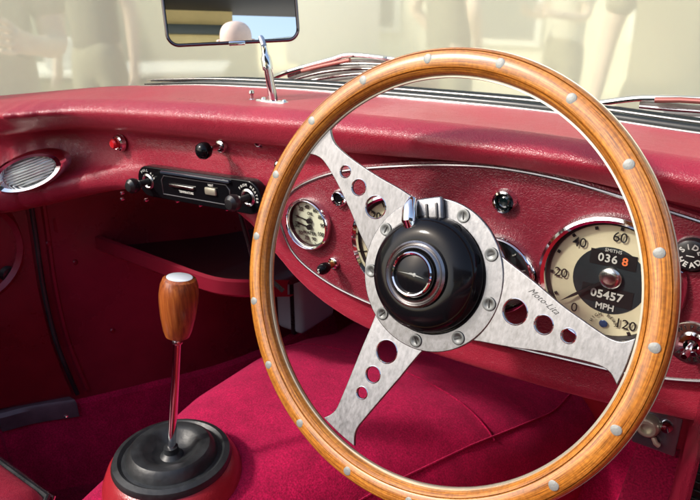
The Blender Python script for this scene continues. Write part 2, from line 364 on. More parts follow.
def person(loc, rz, label, shirt, trousers, hair=None, arms='down', h=1.75):
    s = h / 1.75
    B = Matrix.Translation(loc) @ RZ(rz) @ Matrix.Scale(s, 4)
    def W(l): return [B @ Vector(p) for p in l]
    # faces local -y
    V = [(0, 0, .95), (0, .01, 1.10), (0, .01, 1.25), (0, .01, 1.40), (0, .01, 1.50), (0, -.01, 1.57), (0, -.02, 1.64), (0, -.015, 1.71)]
    Rd = [(.15, .10), (.135, .09), (.15, .10), (.15, .09), .055, .065, .08, .06]
    Ed = [(i, i + 1) for i in range(7)]
    for sg in (-1, 1):
        k = len(V)
        V += [(sg * .095, 0, .88), (sg * .10, -.01, .50), (sg * .105, .01, .10), (sg * .11, -.10, .04), (sg * .11, -.17, .03)]
        Rd += [.09, .062, .045, .035, .028]; Ed += [(0, k), (k, k + 1), (k + 1, k + 2), (k + 2, k + 3), (k + 3, k + 4)]
        k = len(V)
        if arms == 'down': A = [(sg * .19, .01, 1.41), (sg * .25, .02, 1.13), (sg * .27, -.03, .87), (sg * .27, -.05, .80)]
        elif arms == 'hips': A = [(sg * .19, .01, 1.41), (sg * .32, .06, 1.15), (sg * .19, -.07, .98), (sg * .15, -.10, .96)]
        else: A = [(sg * .19, .01, 1.41), (sg * .22, -.02, 1.13), (sg * .16, -.24, 1.15), (sg * .12, -.30, 1.17)]
        V += A; Rd += [.052, .042, .028, (.036, .018)]; Ed += [(3, k), (k, k + 1), (k + 1, k + 2), (k + 2, k + 3)]
        d = (Vector(A[3]) - Vector(A[2])).normalized(); sd = Vector((0, 1, 0)) if arms == 'down' else Vector((0, 0, 1))
        for q in range(5):
            o_ = (q - 2) * .019
            t = .065 - abs(q - 2.2) * .008
            b_ = Vector(A[3]) + d * .03 + sd * o_
            kk = len(V); V += [b_, b_ + d * t * .5 + Vector((0, -.006, 0)), b_ + d * t + Vector((0, -.016, 0))]; Rd += [.009, .008, .0065]
            Ed += [(k + 3, kk), (kk, kk + 1), (kk + 1, kk + 2)]
    body = skinned('person', W(V), Ed, [tuple(x * s for x in r_) if isinstance(r_, tuple) else r_ * s for r_ in Rd], skin)
    tag(body, label, 'person')
    SV = [(0, 0, .84), (0, .01, 1.06), (0, .01, 1.25), (0, .01, 1.40), (0, .01, 1.475)]
    SR = [(.185, .135), (.165, .12), (.175, .125), (.175, .115), (.075, .07)]; SE = [(0, 1), (1, 2), (2, 3), (3, 4)]
    for sg in (-1, 1):
        k = len(SV); a, b_ = (Vector((sg * .19, .01, 1.41)), {'down': Vector((sg * .25, .02, 1.13)), 'hips': Vector((sg * .32, .06, 1.15))}.get(arms, Vector((sg * .22, -.02, 1.13))))
        SV += [a, a.lerp(b_, .75)]; SR += [.075, .068]; SE += [(3, k), (k, k + 1)]
    skinned('shirt', W(SV), SE, [tuple(x * s for x in r_) if isinstance(r_, tuple) else r_ * s for r_ in SR], shirt, body)
    TV = [(0, 0, 1.04), (0, 0, .90)]; TR = [(.16, .115), (.17, .125)]; TE = [(0, 1)]
    for sg in (-1, 1):
        k = len(TV); TV += [(sg * .10, 0, .82), (sg * .10, -.01, .5), (sg * .105, .01, .09)]; TR += [.105, .085, .07]; TE += [(1, k), (k, k + 1), (k + 1, k + 2)]
    skinned('trousers', W(TV), TE, [tuple(x * s for x in r_) if isinstance(r_, tuple) else r_ * s for r_ in TR], trousers, body)
    if hair: skinned('hair', W([(0, .03, 1.66), (0, .02, 1.73), (0, -.02, 1.755)]), [(0, 1), (1, 2)], [.085 * s, .082 * s, .06 * s], hair, body)
    for sg in (-1, 1):
        skinned('ear', W([(sg * .072, .0, 1.60), (sg * .076, .0, 1.635)]), [(0, 1)], [.013 * s, .015 * s], skin, body, 1)
    body['group'] = 'people standing around the car'
    return body
khaki = mat('khaki_cotton', (.30, .28, .19), .9, var=.1, vscale=5); sand = mat('sand_cotton', (.36, .34, .25), .9, var=.1, vscale=6)
dgrey = mat('olive_trousers', (.18, .17, .12), .9, var=.1, vscale=6); dhair = mat('brown_hair', (.12, .08, .05), .6)
pale = mat('pale_shirt', (.62, .60, .50), .9, var=.1)
def spot(px, dist):
    a = math.atan((px - 350) / FPX / math.cos(PITCH)) * 1.0
    az = YAW - a; return (-math.sin(az) * dist, math.cos(az) * dist, GZ)
person(spot(636, 3.05), R(8), 'person in a khaki T-shirt with bare arms standing beyond the right of the windscreen', khaki, dgrey, dhair, 'down', 1.72)
person(spot(18, 2.3), R(60), 'person in a sand coloured shirt standing beyond the far left end of the dashboard', sand, khaki, dhair, 'fwd')
person(spot(438, 4.1), R(150), 'person in an olive shirt standing behind the top of the steering wheel', mat('olive_shirt', (.24, .23, .17), .9, var=.1, vscale=5), khaki, dhair, 'hips', 1.78)
person(spot(128, 4.3), R(20), 'person in a taupe jacket standing farther off to the left of the mirror', mat('taupe_jacket', (.24, .22, .17), .9, var=.1, vscale=5), sand, dhair, 'down', 1.8)
person(spot(540, 5.4), R(-30), 'person in a pale shirt standing far off near the cream building', pale, khaki, dhair, 'fwd', 1.7)
Hd = m1 + Vector((.70, -.71, 0)).normalized() * 2.15
person((Hd.x, Hd.y, GZ), R(180 + 47), 'bald person in a dark top standing behind the car, seen only in the mirror', mat('navy_top', (.03, .035, .05), .8), dgrey, None, 'fwd', 1.72)

# ================================================================ CAR BODY AND INTERIOR
car = thing('car', (-.57, .3, GZ), 'open red sports car with its crimson carpeted footwells and door trim', 'car')

# side wall plan lines (left), mirrored about the centre line for the right
XC = -.57
side = [(-1.15, -.9), (-1.15, .30), (-1.13, .46), (-1.05, .575), (-.985, .69), (-.915, .83), (-.88, .98), (-.86, 1.25)]
def wall_strip(pl, z0, z1, m, name, par=car, off=0, zs=None):
    b = MB(); P = spline([(x, y, 0) for x, y in pl], 6)
    v = []; n = 7
    for p in P:
        for k in range(n): v.append((p.x + off, p.y, z0 + (z1 - z0) * k / (n - 1)))
    f = [(i * n + k, (i + 1) * n + k, (i + 1) * n + k + 1, i * n + k + 1) for i in range(len(P) - 1) for k in range(n - 1)]
    return b.add(v, f).build(name, m, par)
wall_strip(side[2:], .25, .80, M['vinyl_dark'], 'kick_panel')
mir = [(2 * XC - x, y) for x, y in side]
wall_strip([(-.01, .46), (-.03, .62), (-.05, .80), (-.08, 1.0), (-.1, 1.25)], .25, .80, M['vinyl_dark'], 'kick_panel')
# carpeted lower sides: slope from z .25 on the wall line inwards to the floor
def low_side(pl, sg, name):
    P = spline([(x, y, 0) for x, y in pl], 6); v = []
    for p in P: v += [(p.x, p.y, .252), (p.x + sg * .012, p.y, .245), (p.x + sg * .05, p.y, .12), (p.x + sg * .075, p.y, .085)]
    f = [(i * 4 + k, (i + 1) * 4 + k, (i + 1) * 4 + k + 1, i * 4 + k + 1) for i in range(len(P) - 1) for k in range(3)]
    return MB().add(v, f).build(name, M['carpet'], car)
low_side(side, 1, 'sill_carpet')
low_side([(-.01, .46), (-.03, .62), (-.05, .80), (-.08, 1.0), (-.1, 1.25)], -1, 'sill_carpet')
MB().add([(-1.2, -.9, .09), (.06, -.9, .09), (.06, 1.3, .09), (-1.2, 1.3, .09)], [(0, 1, 2, 3)]).build('floor_carpet', M['carpet_shaded'], car)
MB().add([(-1.2, 1.02, .085), (.1, 1.02, .085), (.1, 1.26, .30), (-1.2, 1.26, .30), (-1.2, 1.27, .74), (.1, 1.27, .74)], [(0, 1, 2, 3), (3, 2, 5, 4)]).build('bulkhead', M['carpet'], car)
# sill tread strip along the door opening
b = MB(); P = spline([(x, y, 0) for x, y in side[0:3] + [(-1.06, .56)]], 6); v = []
for p in P: v += [(p.x - .06, p.y, .262), (p.x + .018, p.y, .262), (p.x + .024, p.y, .255), (p.x + .024, p.y, .225)]
b.add(v, [(i * 4 + k, (i + 1) * 4 + k, (i + 1) * 4 + k + 1, i * 4 + k + 1) for i in range(len(P) - 1) for k in range(3)]); b.build('sill_tread', M['sill'], car)
sc_ = MB(); q = at(66, 416, 2, .262); sc_.lathe([(0, .003), (.004, .002), (.005, 0)], T(*q), 12); sc_.build('tread_screw', M['chrome'], car)

# door (left, passenger side): dark trim panel with recess, draught seal and padded top
dr = part('door', (-1.15, .0, .3), car, 'dark red door trim panel with a rounded pocket beside the kick panel')
seam = [(27, 203), (32, 235), (40, 288), (52, 338), (66, 374), (74, 392)]
def on_side(px, py):
    best = None
    for (x0, y0), (x1, y1) in zip(side[1:], side[2:]):
        d = CF + CR * ((px - 350) / FPX) - CU * ((py - 250) / FPX); n_ = Vector((y1 - y0, -(x1 - x0), 0))
        t = (Vector((x0, y0, 0)) - CAM).dot(n_) / d.dot(n_); p = CAM + d * t
        if t > 0 and y0 - .02 <= p.y <= y1 + .02: best = p
    return best
sp_ = [on_side(*q) for q in seam]; sp_ = [p for p in sp_ if p]
MB().tube([p + Vector((.012, 0, 0)) for p in spline(sp_, 5)], .0045, 8).build('draught_seal', M['rubber'], dr)
MB().tube([p + Vector((.012, .022, 0)) for p in spline(sp_, 5)], .006, 8).build('seam_piping', M['vinyl_dark'], dr)
def sx(y):
    for (x0, y0), (x1, y1) in zip(side, side[1:]):
        if y <= y1: return x0 + (x1 - x0) * (y - y0) / (y1 - y0)
    return side[-1][0]
zs_ = sorted([(p.z, p.y) for p in sp_])
v = []; nz, ny = 14, 30
for i in range(nz):
    z = .27 + (.78 - .27) * i / (nz - 1)
    ye = interp([(a_, Vector((b_, 0))) for a_, b_ in zs_], z).x - .006
    for k in range(ny):
        y = -.9 + (ye + .9) * (1 - (1 - k / (ny - 1)) ** 2); v.append((sx(y) + .008, y, z))
MB().add(v, [(i * ny + k, i * ny + k + 1, (i + 1) * ny + k + 1, (i + 1) * ny + k) for i in range(nz - 1) for k in range(ny - 1)]).build('trim_panel', mat('door_trim', (.17, .006, .014), .3, var=.25, vscale=6, rvar=.08), dr)
pk = on_side(0, 235) or Vector((-1.13, .45, .6))
MB().lathe([(.075, .0), (.083, .006), (.092, 0)], frame((pk.x + .02, pk.y - .06, pk.z - .01), (0, 1, 0), (0, 0, 1), (1, 0, 0)), 40).build('pocket_rim', M['vinyl_dark'], dr)
hq = on_side(4, 272) or pk
MB().lathe([(0, .012), (.012, .010), (.014, 0)], frame((hq.x + .01, hq.y, hq.z), (0, 1, 0), (0, 0, 1), (1, 0, 0)), 20).build('door_knob', M['black'], dr)
for q in ((155, 270), (183, 318), (75, 262), (48, 243), (112, 330), (113, 220)):
    p = on_side(*q)
    if p: MB().lathe([(0, .003), (.004, .0022), (.0055, 0)], frame((p.x + .002, p.y, p.z), (0, 1, 0), (0, 0, 1), (1, 0, 0)), 12).build('trim_stud', M['vinyl_dark'], car)
# door and cockpit edge top roll, left and right, and outer skin
for sg, x0 in ((1, -1.17), (-1, .035)):
    P = [(x0, y, .79 - max(0, -y) * .02) for y in (-.95, -.6, -.2, .1, .25)]
    if sg == 1: P += [(-1.165, .34, .795), (-1.135, .44, .80), (-1.08, .51, .806)]
    else: P += [(.03, .34, .795), (.02, .44, .80), (-.0, .54, .80)]
    MB().tube(spline(P, 5), .034, 16, flat=.8).build('cockpit_roll', M['leather'], car)
for x0 in (-1.27, .13):
    MB().box((.16, 4.0, .62), T(x0, .35, .45), .06, 4).build('body_side', M['paint'], car)
MB().box((1.24, 1.3, .35), T(XC, 1.8, .17) @ RX(R(-6)), .12, 5).build('bonnet', M['paint'], car)
MB().box((1.24, 1.2, .35), T(XC, -1.55, .55), .12, 5).build('boot_lid', M['paint'], car)
MB().add([(-1.19, -.9, .08), (.05, -.9, .08), (.05, -.92, .78), (-1.19, -.92, .78)], [(0, 1, 2, 3)]).build('rear_trim', M['vinyl_dark'], car)
for x in (-1.25, .11):
    for y in (-1.2, 1.75):
        wm = RY(R(90)); wt = part('wheel', (x, y, .02), car)
        MB().lathe([(.20, -.07), (.30, -.08), (.32, -.05), (.32, .05), (.30, .08), (.20, .07)], T(x, y, .02) @ wm, 40, closed=True).build('tyre', M['rubber'], wt)
        MB().lathe([(0, .05), (.05, .06), (.19, .02), (.21, .06)], T(x, y, .02) @ wm, 32).build('wheel_rim', M['chrome'], wt)

# transmission tunnel: lofted carpet hump
def tun(y):
    # (half width, top height, centre x)
    tab = [(-.6, Vector((.13, .30, XC))), (.2, Vector((.15, .36, XC - .005))), (.42, Vector((.180, .405, XC))), (.60, Vector((.23, .412, XC + .01))), (.78, Vector((.28, .395, XC + .03))), (.92, Vector((.31, .355, XC + .04))), (1.04, Vector((.32, .31, XC + .05))), (1.26, Vector((.33, .28, XC + .05)))]
    return interp(tab, y)
v, f = [], []; NY, NK = 60, 33
for i in range(NY):
    y = -.6 + 1.86 * i / (NY - 1); hw_, ht, cx = tun(y)
    for k in range(NK):
        a = math.pi * k / (NK - 1); e = .62
        cx_ = math.copysign(abs(math.cos(a)) ** e, -math.cos(a)); sz = math.sin(a) ** e
        v.append((cx + hw_ * cx_, y, .085 + (ht - .085) * sz))
f = [(i * NK + k, (i + 1) * NK + k, (i + 1) * NK + k + 1, i * NK + k + 1) for i in range(NY - 1) for k in range(NK - 1)]
MB().add(v, f).build('tunnel_carpet', M['carpet'], car)
def on_tun(y, k):
    hw_, ht, cx = tun(y); a = math.pi * k; e = .62
    return Vector((cx + hw_ * math.copysign(abs(math.cos(a)) ** e, -math.cos(a)), y, .085 + (ht - .085) * math.sin(a) ** e + .001))
MB().tube([on_tun(y, .74) for y in [.5 + .04 * i for i in range(19)]], .0018, 6).build('carpet_seam', M['carpet'], car)
MB().tube([on_tun(.86 - .1 * abs(k - .5), k) for k in [.3 + .03 * i for i in range(16)]], .0015, 6).build('carpet_seam', M['carpet'], car)

# parcel shelf under the passenger dash
lip = [on_side(57, 224) or Vector((-1.09, .60, .6)), at(90, 238, 1, .64), at(130, 253, 1, .645), at(175, 270, 1, .645), at(205, 281, 1, .645), at(228, 286, 1, .655), at(258, 287, 1, .69), at(290, 287, 1, .76)]
L_ = spline(lip, 6); v = []
for p in L_: v += [(p.x, p.y, p.z + .013), (p.x, p.y - .006, p.z + .010), (p.x, p.y - .007, p.z - .012), (p.x, p.y, p.z - .018), (p.x, p.y + .01, p.z - .018)]
b = MB(); b.add(v, [(i * 5 + k, (i + 1) * 5 + k, (i + 1) * 5 + k + 1, i * 5 + k + 1) for i in range(len(L_) - 1) for k in range(4)]); b.build('shelf_lip', mat('shelf_edge', (.19, .008, .022), .35, var=.15, vscale=9), car)
v = []
for p in L_: v += [(p.x, p.y, p.z + .012), (p.x - .02, p.y + .03, p.z - .012), (p.x - .3 * (p.x - XC) * 0, 1.25, p.z - .05)]
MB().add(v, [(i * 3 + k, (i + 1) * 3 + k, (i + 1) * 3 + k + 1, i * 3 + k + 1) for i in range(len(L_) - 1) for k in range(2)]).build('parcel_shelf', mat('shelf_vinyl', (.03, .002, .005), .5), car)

# heater box
hp = at(297, 300, 1, .98)
hbx = thing('heater_box', (hp.x, hp.y, hp.z - .06), 'pale grey heater box with a black strap beneath the dashboard, left of the wheel', 'heater')
MB().box((.075, .12, .13), T(hp.x, hp.y + .03, hp.z), .012, 3).build('casing', M['grey'], hbx)
MB().box((.011, .126, .136), T(hp.x + .012, hp.y + .03, hp.z), .003).build('strap', M['black'], hbx)

# ================================================================ DASHBOARD
db = thing('dashboard', (XC, .57, .62), 'padded crimson leather dashboard with a chrome edged instrument panel', 'dashboard')
def curve3(l): return [(p.x, Vector((p.y, p.z))) for p in sorted([at(px, py, 1, y) for px, py, y in l], key=lambda p: p.x)]
cA = curve3([(-30, 100, .53), (0, 97, .56), (60, 90, .65), (100, 87, .69), (200, 85, .715), (300, 90, .725), (400, 98, .73), (520, 109, .73), (600, 119, .73), (700, 135, .72)])
cT = curve3([(-30, 106, .48), (0, 103, .51), (50, 97, .555), (100, 98, .575), (200, 101, .585), (300, 108, .59), (400, 116, .588), (500, 126, .585), (600, 140, .58), (700, 157, .58)])
cN = curve3([(-30, 122, .42), (0, 116, .47), (50, 112, .515), (100, 113, .53), (200, 119, .538), (300, 126, .54), (400, 138, .537), (500, 151, .533), (600, 166, .53), (700, 186, .53)])
cU = curve3([(-30, 144, .43), (0, 134, .485), (50, 126, .53), (100, 127, .545), (200, 137, .553), (300, 148, .555), (400, 157, .55), (500, 164, .55), (600, 183, .55), (700, 209, .55)])
cC = curve3([(-30, 150, .46), (0, 138, .515), (50, 129, .557), (100, 130, .57), (200, 139, .573), (300, 151, .573), (400, 160, .57), (500, 167, .57), (600, 186, .57), (700, 212, .57)])
cB = curve3([(-30, 205, .42), (0, 200, .475), (30, 193, .515), (60, 186, .54), (100, 176, .56), (130, 172, .57), (200, 180, .57), (250, 200, .57), (268, 232, .57), (290, 262, .57), (345, 304, .57), (400, 326, .57), (480, 351, .57), (560, 372, .57), (620, 388, .57), (700, 398, .57)])
X0, X1, NX = -1.12, .03, 150
cols = []
for i in range(NX):
    x = X0 + (X1 - X0) * i / (NX - 1)
    def sm(tab):     # light smoothing so the loft has no kinks
        s_ = Vector((0, 0)); 
        for k_, w_ in ((-.05, 1), (-.025, 2), (0, 3), (.025, 2), (.05, 1)): s_ = s_ + interp(tab, x + k_) * w_
        return s_ / 9
    A, T_, N, U, Cc, B_ = [sm(t) for t in (cA, cT, cN, cU, cC, cB)]
    left = max(0, min(1, (-.74 - x) / .15))
    prof = [A + Vector((.09, -.03)), A + Vector((.03, -.004)), A, A * .6 + T_ * .4 + Vector((0, .002)), T_, T_ * .6 + N * .4 + Vector((-.006, .008)), T_ * .25 + N * .75 + Vector((-.006, .005)), N, N * .5 + U * .5 + Vector((-.003, 0)), U, Cc,
            Cc * .62 + B_ * .38 + Vector((.012 * left, 0)), Cc * .25 + B_ * .75 + Vector((.004 * left, 0)), B_ + Vector((-.010 * left, .008)), B_ + Vector((-.016 * left, -.004)), B_ + Vector((-.010 * left, -.018)), B_ + Vector((.012, -.026)), B_ + Vector((.05, -.018))]
    sp2 = spline([(p.x, p.y, 0) for p in prof], 3)
    cols.append([(x, p.x, p.y) for p in sp2])
n = len(cols[0])
MB().add([p for c in cols for p in c], [(i * n + k, (i + 1) * n + k, (i + 1) * n + k + 1, i * n + k + 1) for i in range(NX - 1) for k in range(n - 1)]).build('padded_cowl', M['leather'], db, angle=80)

# seam bead under the cowl roll, top of the instrument panel
def dp(px, py, y=.562): p = at(px, py, 1, y); return (p.x, p.z)
outl = [dp(*q) for q in ((281, 222), (283, 205), (296, 189), (320, 177), (350, 170), (400, 166), (450, 165), (500, 168), (560, 179), (620, 196), (700, 221))]
xr = outl[-1][0]; zr = outl[-1][1]
outl += [(xr + .04, zr - .008), (xr + .065, zr - .03), (xr + .072, zr - .075), (xr + .06, zr - .115), (xr + .03, zr - .135)]
outl += [dp(*q) for q in ((700, 380), (660, 377), (620, 371), (560, 357), (480, 338), (400, 314), (345, 291), (312, 270), (292, 249))]
oc = [(p.x, p.y) for p in spline([(a, b_, 0) for a, b_ in outl + [outl[0]]], 5)[:-1]]
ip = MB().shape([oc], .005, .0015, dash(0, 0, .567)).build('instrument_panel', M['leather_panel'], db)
MB().tube([(a, .5605, b_) for a, b_ in oc], .0017, 8, cyc=True).build('chrome_trim', M['trim'], db)
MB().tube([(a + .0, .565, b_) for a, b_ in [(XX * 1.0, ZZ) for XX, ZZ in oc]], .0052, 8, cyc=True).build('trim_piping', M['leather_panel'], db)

PY = .5605   # front face of the instrument panel
def gauge(name, label, cx, cz, rad, dial, glass=True):
    e = part(name, (cx, PY, cz), db, label); F = dash(cx, cz, PY)
    MB().lathe([(rad, -.004), (rad * 1.0, .004), (rad * .97, .009), (rad * .93, .0105), (rad * .885, .0085), (rad * .865, .002)], F, 72).build('bezel', M['chrome'], e)
    MB().lathe([(rad * .87, .0045), (rad * .835, .0035), (rad * .825, .0005)], F, 64).build('bezel_gasket', M['black'], e)
    return e, F

# --- speedometer
c = at(609, 281, 1, .56); sr = .0630
e, F = gauge('speedometer', 'large speedometer with a cream dial, needle near zero, right of the steering hub', c.x, c.z, sr, None)
MB().lathe([(sr * .83, .0016), (sr * .70, -.0000), (sr * .5, .0006)], F, 64).build('dial', M['cream_dial'], e)
MB().lathe([(0, .0009), (sr * .50, .0009), (sr * .505, .0004)], F, 48).build('centre_dial', M['dark_dial'], e)
MB().lathe([(0, .0065), (sr * .07, .0068), (sr * .13, .0058), (sr * .155, .004), (sr * .16, .001)], F @ T(sr * .02, sr * .06), 28).build('hub_cap', M['satin'], e)
b = MB()
for k, tx in enumerate(('0', '20', '40', '60', '80', '100', '120')):
    a = R(232 - 49 * k); rr = sr * .67
    b.text(tx, sr * .205, F @ T(rr * math.cos(a), rr * math.sin(a), .0022), .0001, off=.00003, space=.95)
for k in range(13):
    a = R(232 - 24.5 * k)
    b.box((sr * .045, sr * .045, .0004), F @ RZ(a) @ T(sr * (.79 if k % 2 else .80), 0, .0022))
b.arc_text('HIGH BEAM', sr * .065, sr * .17, R(92), R(19), F @ T(sr * .02, -sr * .68, .0022))
b.build('numerals', M['black'], e)
b = MB(); b.text('05457', sr * .17, F @ T(0, -sr * .22, .0016), .0001, off=.0003, space=1.05)
b.text('MPH', sr * .13, F @ T(0, -sr * .40, .0016), .0001, off=.0002)
b.text('036', sr * .165, F @ T(-sr * .06, sr * .33, .0016), .0001, off=.0002, space=1.1); b.text('SMITHS', sr * .07, F @ T(0, sr * .455, .0016), .0001)
b.build('odometer_digits', M['white'], e)
MB().text('8', sr * .165, F @ T(sr * .17, sr * .33, .0016), .0001, off=.0002).build('trip_digit', M['orange'], e)
b = MB(); b.shape([[(-sr * .35, -sr * .13), (sr * .35, -sr * .13), (sr * .35, sr * .13), (-sr * .35, sr * .13)]], .0001, 0, F @ T(0, -sr * .22, .0012)); b.shape([[(-sr * .3, -sr * .11), (sr * .32, -sr * .11), (sr * .32, sr * .11), (-sr * .3, sr * .11)]], .0001, 0, F @ T(0, sr * .33, .0012)); b.build('counter_windows', M['black'], e)
a = R(219)
MB().shape([[(sr * .05, -.0016), (sr * .60, -.0013), (sr * .82, 0), (sr * .60, .0013), (sr * .05, .0016)]], .0003, 0, F @ T(sr * .02, sr * .06, .0042) @ RZ(a)).build('needle', M['black'], e)
MB().lathe([(0, .0028), (sr * .05, .0026), (sr * .06, .002)], F @ T(sr * .02, -sr * .66), 20).build('tell_tale', M['blue_lamp'], e)
MB().lathe([(0, .0075), (sr * .86, .0068)], F, 48).build('glass', M['dial_glass'], e)

# --- rev counter behind the hub
c = at(400, 245, 1, .56); tr_ = .0590
e, F = gauge('rev_counter', 'large rev counter with a cream dial mostly hidden behind the steering hub', c.x, c.z, tr_, None)
MB().lathe([(tr_ * .83, .0016), (tr_ * .70, 0), (tr_ * .5, .0006)], F, 64).build('dial', M['cream_dial'], e)
MB().lathe([(0, .0009), (tr_ * .50, .0009), (tr_ * .505, .0004)], F, 48).build('centre_dial', M['dark_dial'], e)
b = MB()
for k, tx in enumerate(('0', '10', '20', '30', '40', '50', '60')):
    a = R(222 - 42 * k); b.text(tx, tr_ * .22, F @ T(tr_ * .68 * math.cos(a), tr_ * .68 * math.sin(a), .0022), .0001, off=.0002)
for k in range(13):
    b.box((tr_ * .1, tr_ * .02, .0004), F @ RZ(R(222 - 21 * k)) @ T(tr_ * .79, 0, .0022))
b.text('RPM', tr_ * .14, F @ T(0, -tr_ * .6, .0022), .0001); b.build('numerals', M['black'], e)
MB().shape([[(-tr_ * .1, -.0012), (tr_ * .75, 0), (-tr_ * .1, .0012)]], .0003, 0, F @ T(0, 0, .0042) @ RZ(R(222))).build('needle', M['white'], e)
MB().lathe([(0, .0068), (tr_ * .10, .006), (tr_ * .12, .002)], F, 24).build('hub_cap', M['black'], e)
MB().lathe([(0, .0075), (tr_ * .86, .0068)], F, 48).build('glass', M['dial_glass'], e)

# --- fuel gauge right of the hub
c = at(497, 273, 1, .56); fr = .041
e, F = gauge('fuel_gauge', 'small dark dialled gauge half hidden behind the right of the steering hub', c.x, c.z, fr, None)
MB().lathe([(0, .0), (fr * .84, .0012)], F, 48).build('dial', M['dark_dial'], e)
b = MB(); b.text('E', fr * .3, F @ T(-fr * .5, -fr * .25, .0022)); b.text('F', fr * .3, F @ T(fr * .5, -fr * .25, .0022)); b.text('FUEL', fr * .2, F @ T(0, -fr * .5, .0022))
for k in range(5): b.box((fr * .12, fr * .03, .0004), F @ RZ(R(160 - 35 * k)) @ T(fr * .68, 0, .0022))
b.build('numerals', M['white'], e)
MB().shape([[(0, -.0010), (fr * .65, 0), (0, .0010)]], .0003, 0, F @ T(0, -fr * .1, .0042) @ RZ(R(120))).build('needle', M['white'], e)
MB().lathe([(0, .0075), (fr * .86, .0068)], F, 48).build('glass', M['dial_glass'], e)

# --- oil and water gauge at the left end
c = at(310, 223, 1, .56); orr = .0315
e, F = gauge('oil_and_water_gauge', 'small pale dual gauge with two black needles at the left end of the panel', c.x, c.z, orr, None)
MB().lathe([(0, .0008), (orr * .84, .0012)], F, 48).build('dial', M['white_dial'], e)
b = MB()
for tx, a in (('20', 128), ('40', 98), ('60', 62), ('80', 32), ('90', 2), ('100', -32), ('90', -70), ('70', -102), ('50', -133), ('30', -162)):
    a = R(a); b.text(tx, orr * .21, F @ T(orr * .62 * math.cos(a), orr * .62 * math.sin(a), .0022), .0001, off=.00012)
    b.box((orr * .07, orr * .02, .0003), F @ RZ(a) @ T(orr * .78, 0, .0022))
b.text('OIL', orr * .17, F @ T(orr * .05, orr * .38, .0022), .0001, off=.0001); b.text('LBS', orr * .11, F @ T(orr * .03, orr * .24, .0022), .0001)
b.text('WATER', orr * .18, F @ T(0, -orr * .38, .0022), .0001, off=.0001); b.build('numerals', M['black'], e)
for dy in (.10, -.14):
    b = MB(); b.shape([[(0, -.0010), (orr * .45, -.0006), (orr * .48, -.0013), (orr * .70, 0), (orr * .48, .0013), (orr * .45, .0006), (0, .0010)]], .0002, 0, F @ T(orr * .02, orr * dy, .0036) @ RZ(R(170)))
    b.lathe([(0, .005), (orr * .10, .0046), (orr * .11, .002)], F @ T(orr * .02, orr * dy), 18); b.build('needle', M['black'], e)
MB().lathe([(0, .0075), (orr * .86, .0068)], F, 48).build('glass', M['dial_glass'], e)

# --- push/pull controls and switches
def pull(px, py, y, name, label, kr, ln, mk, collar=.011, par=db, base_y=PY):
    c = at(px, py, 1, y); e = part(name, (c.x, base_y, c.z), par, label); F = dash(c.x, c.z, base_y)
    MB().lathe([(0, .004), (collar * .6, .004), (collar * .9, .003), (collar, 0), (collar, -.003)], F, 32).build('collar', M['chrome'], e)
    MB().lathe([(.0035, 0), (.0035, ln - .008)], F, 16).build('stem', M['chrome_worn'], e)
    MB().lathe([(0, ln + .006), (kr * .5, ln + .005), (kr * .85, ln + .002), (kr, ln - .003), (kr * .9, ln - .009), (kr * .55, ln - .013), (.004, ln - .016)], F, 36).build('knob', mk, e)
    return e, F
e, F = pull(222, 146, .572, 'choke_control', 'black round pull knob on a chrome stem, left of the wheel', .0108, .034, M['black_gloss'], .0085, base_y=.571)
e, F = pull(334, 263, .56, 'starter_pull', 'small black pull knob marked with a letter, below the dual gauge', .0068, .024, M['black_gloss'], .0075)
MB().text('S', .0075, F @ T(0, 0, .0302), .0001).build('marking', M['white'], e)
MB().lathe([(.0042, 0), (.0042, .014), (.0052, .014), (.0052, .018)], F, 16).build('brass_sleeve', mat('brass', (.5, .35, .12), .25, metal=1), e)
# red push button
c = at(119, 143, 1, .568); rb = part('push_button', (c.x, .568, c.z), db, 'red push button in a chrome ring at the left of the dash'); F = dash(c.x, c.z, .571)
MB().lathe([(.0075, .006), (.0095, .0075), (.0115, .006), (.0125, 0)], F, 32).build('ring', M['chrome'], rb)
MB().lathe([(0, .016), (.005, .0155), (.0072, .013), (.0075, .0)], F, 28).build('button', M['red_lamp'], rb)
# indicator lamp with chrome ring above the hub
c = at(505, 201, 1, .56); il = part('indicator_lamp', (c.x, PY, c.z), db, 'dark lens in a chrome ring above the fuel gauge'); F = dash(c.x, c.z, PY)
MB().lathe([(.0070, .003), (.0085, .0065), (.0105, .006), (.0122, 0)], F, 36).build('ring', M['chrome'], il)
MB().lathe([(0, .0035), (.004, .004), (.0072, .002), (.0074, 0)], F, 28).build('lens', mat('dark_lens', (.004, .008, .009), .08, coat=1), il)
# lamp left of spoke (partly hidden)
c = at(340, 198, 1, .56); il = part('indicator_lamp', (c.x, PY, c.z), db, 'dark lens in a chrome ring behind the upper left spoke'); F = dash(c.x, c.z, PY)
MB().lathe([(.0060, .003), (.0075, .0065), (.009, .005), (.0105, 0)], F, 36).build('ring', M['chrome'], il)
MB().lathe([(0, .0035), (.004, .004), (.0062, .002), (.0064, 0)], F, 28).build('lens', M['black_gloss'], il)
# side / head lamp rotary switch
c = at(692, 253, 1, .56); e = part('lamp_switch', (c.x, PY, c.z), db, 'round black rotary switch marked SIDE and HEAD'); F = dash(c.x, c.z, PY)
MB().lathe([(0, .009), (.0105, .009), (.0128, .0075), (.0135, 0)], F, 40).build('knob', M['black'], e)
MB().lathe([(.0136, .001), (.015, .002), (.016, 0)], F @ T(.001, -.001), 40).build('ring', M['chrome'], e)
b = MB(); b.arc_text('SIDE', .0062, .0078, R(90), R(38), F @ T(0, 0, .0092), off=.0002); b.arc_text('HEAD', .0062, .0078, R(-90), R(38), F @ T(0, 0, .0092), flip=True, off=.0002)
b.box((.006, .0008, .0003), F @ T(0, 0, .0092)); b.build('lettering', M['white'], e)
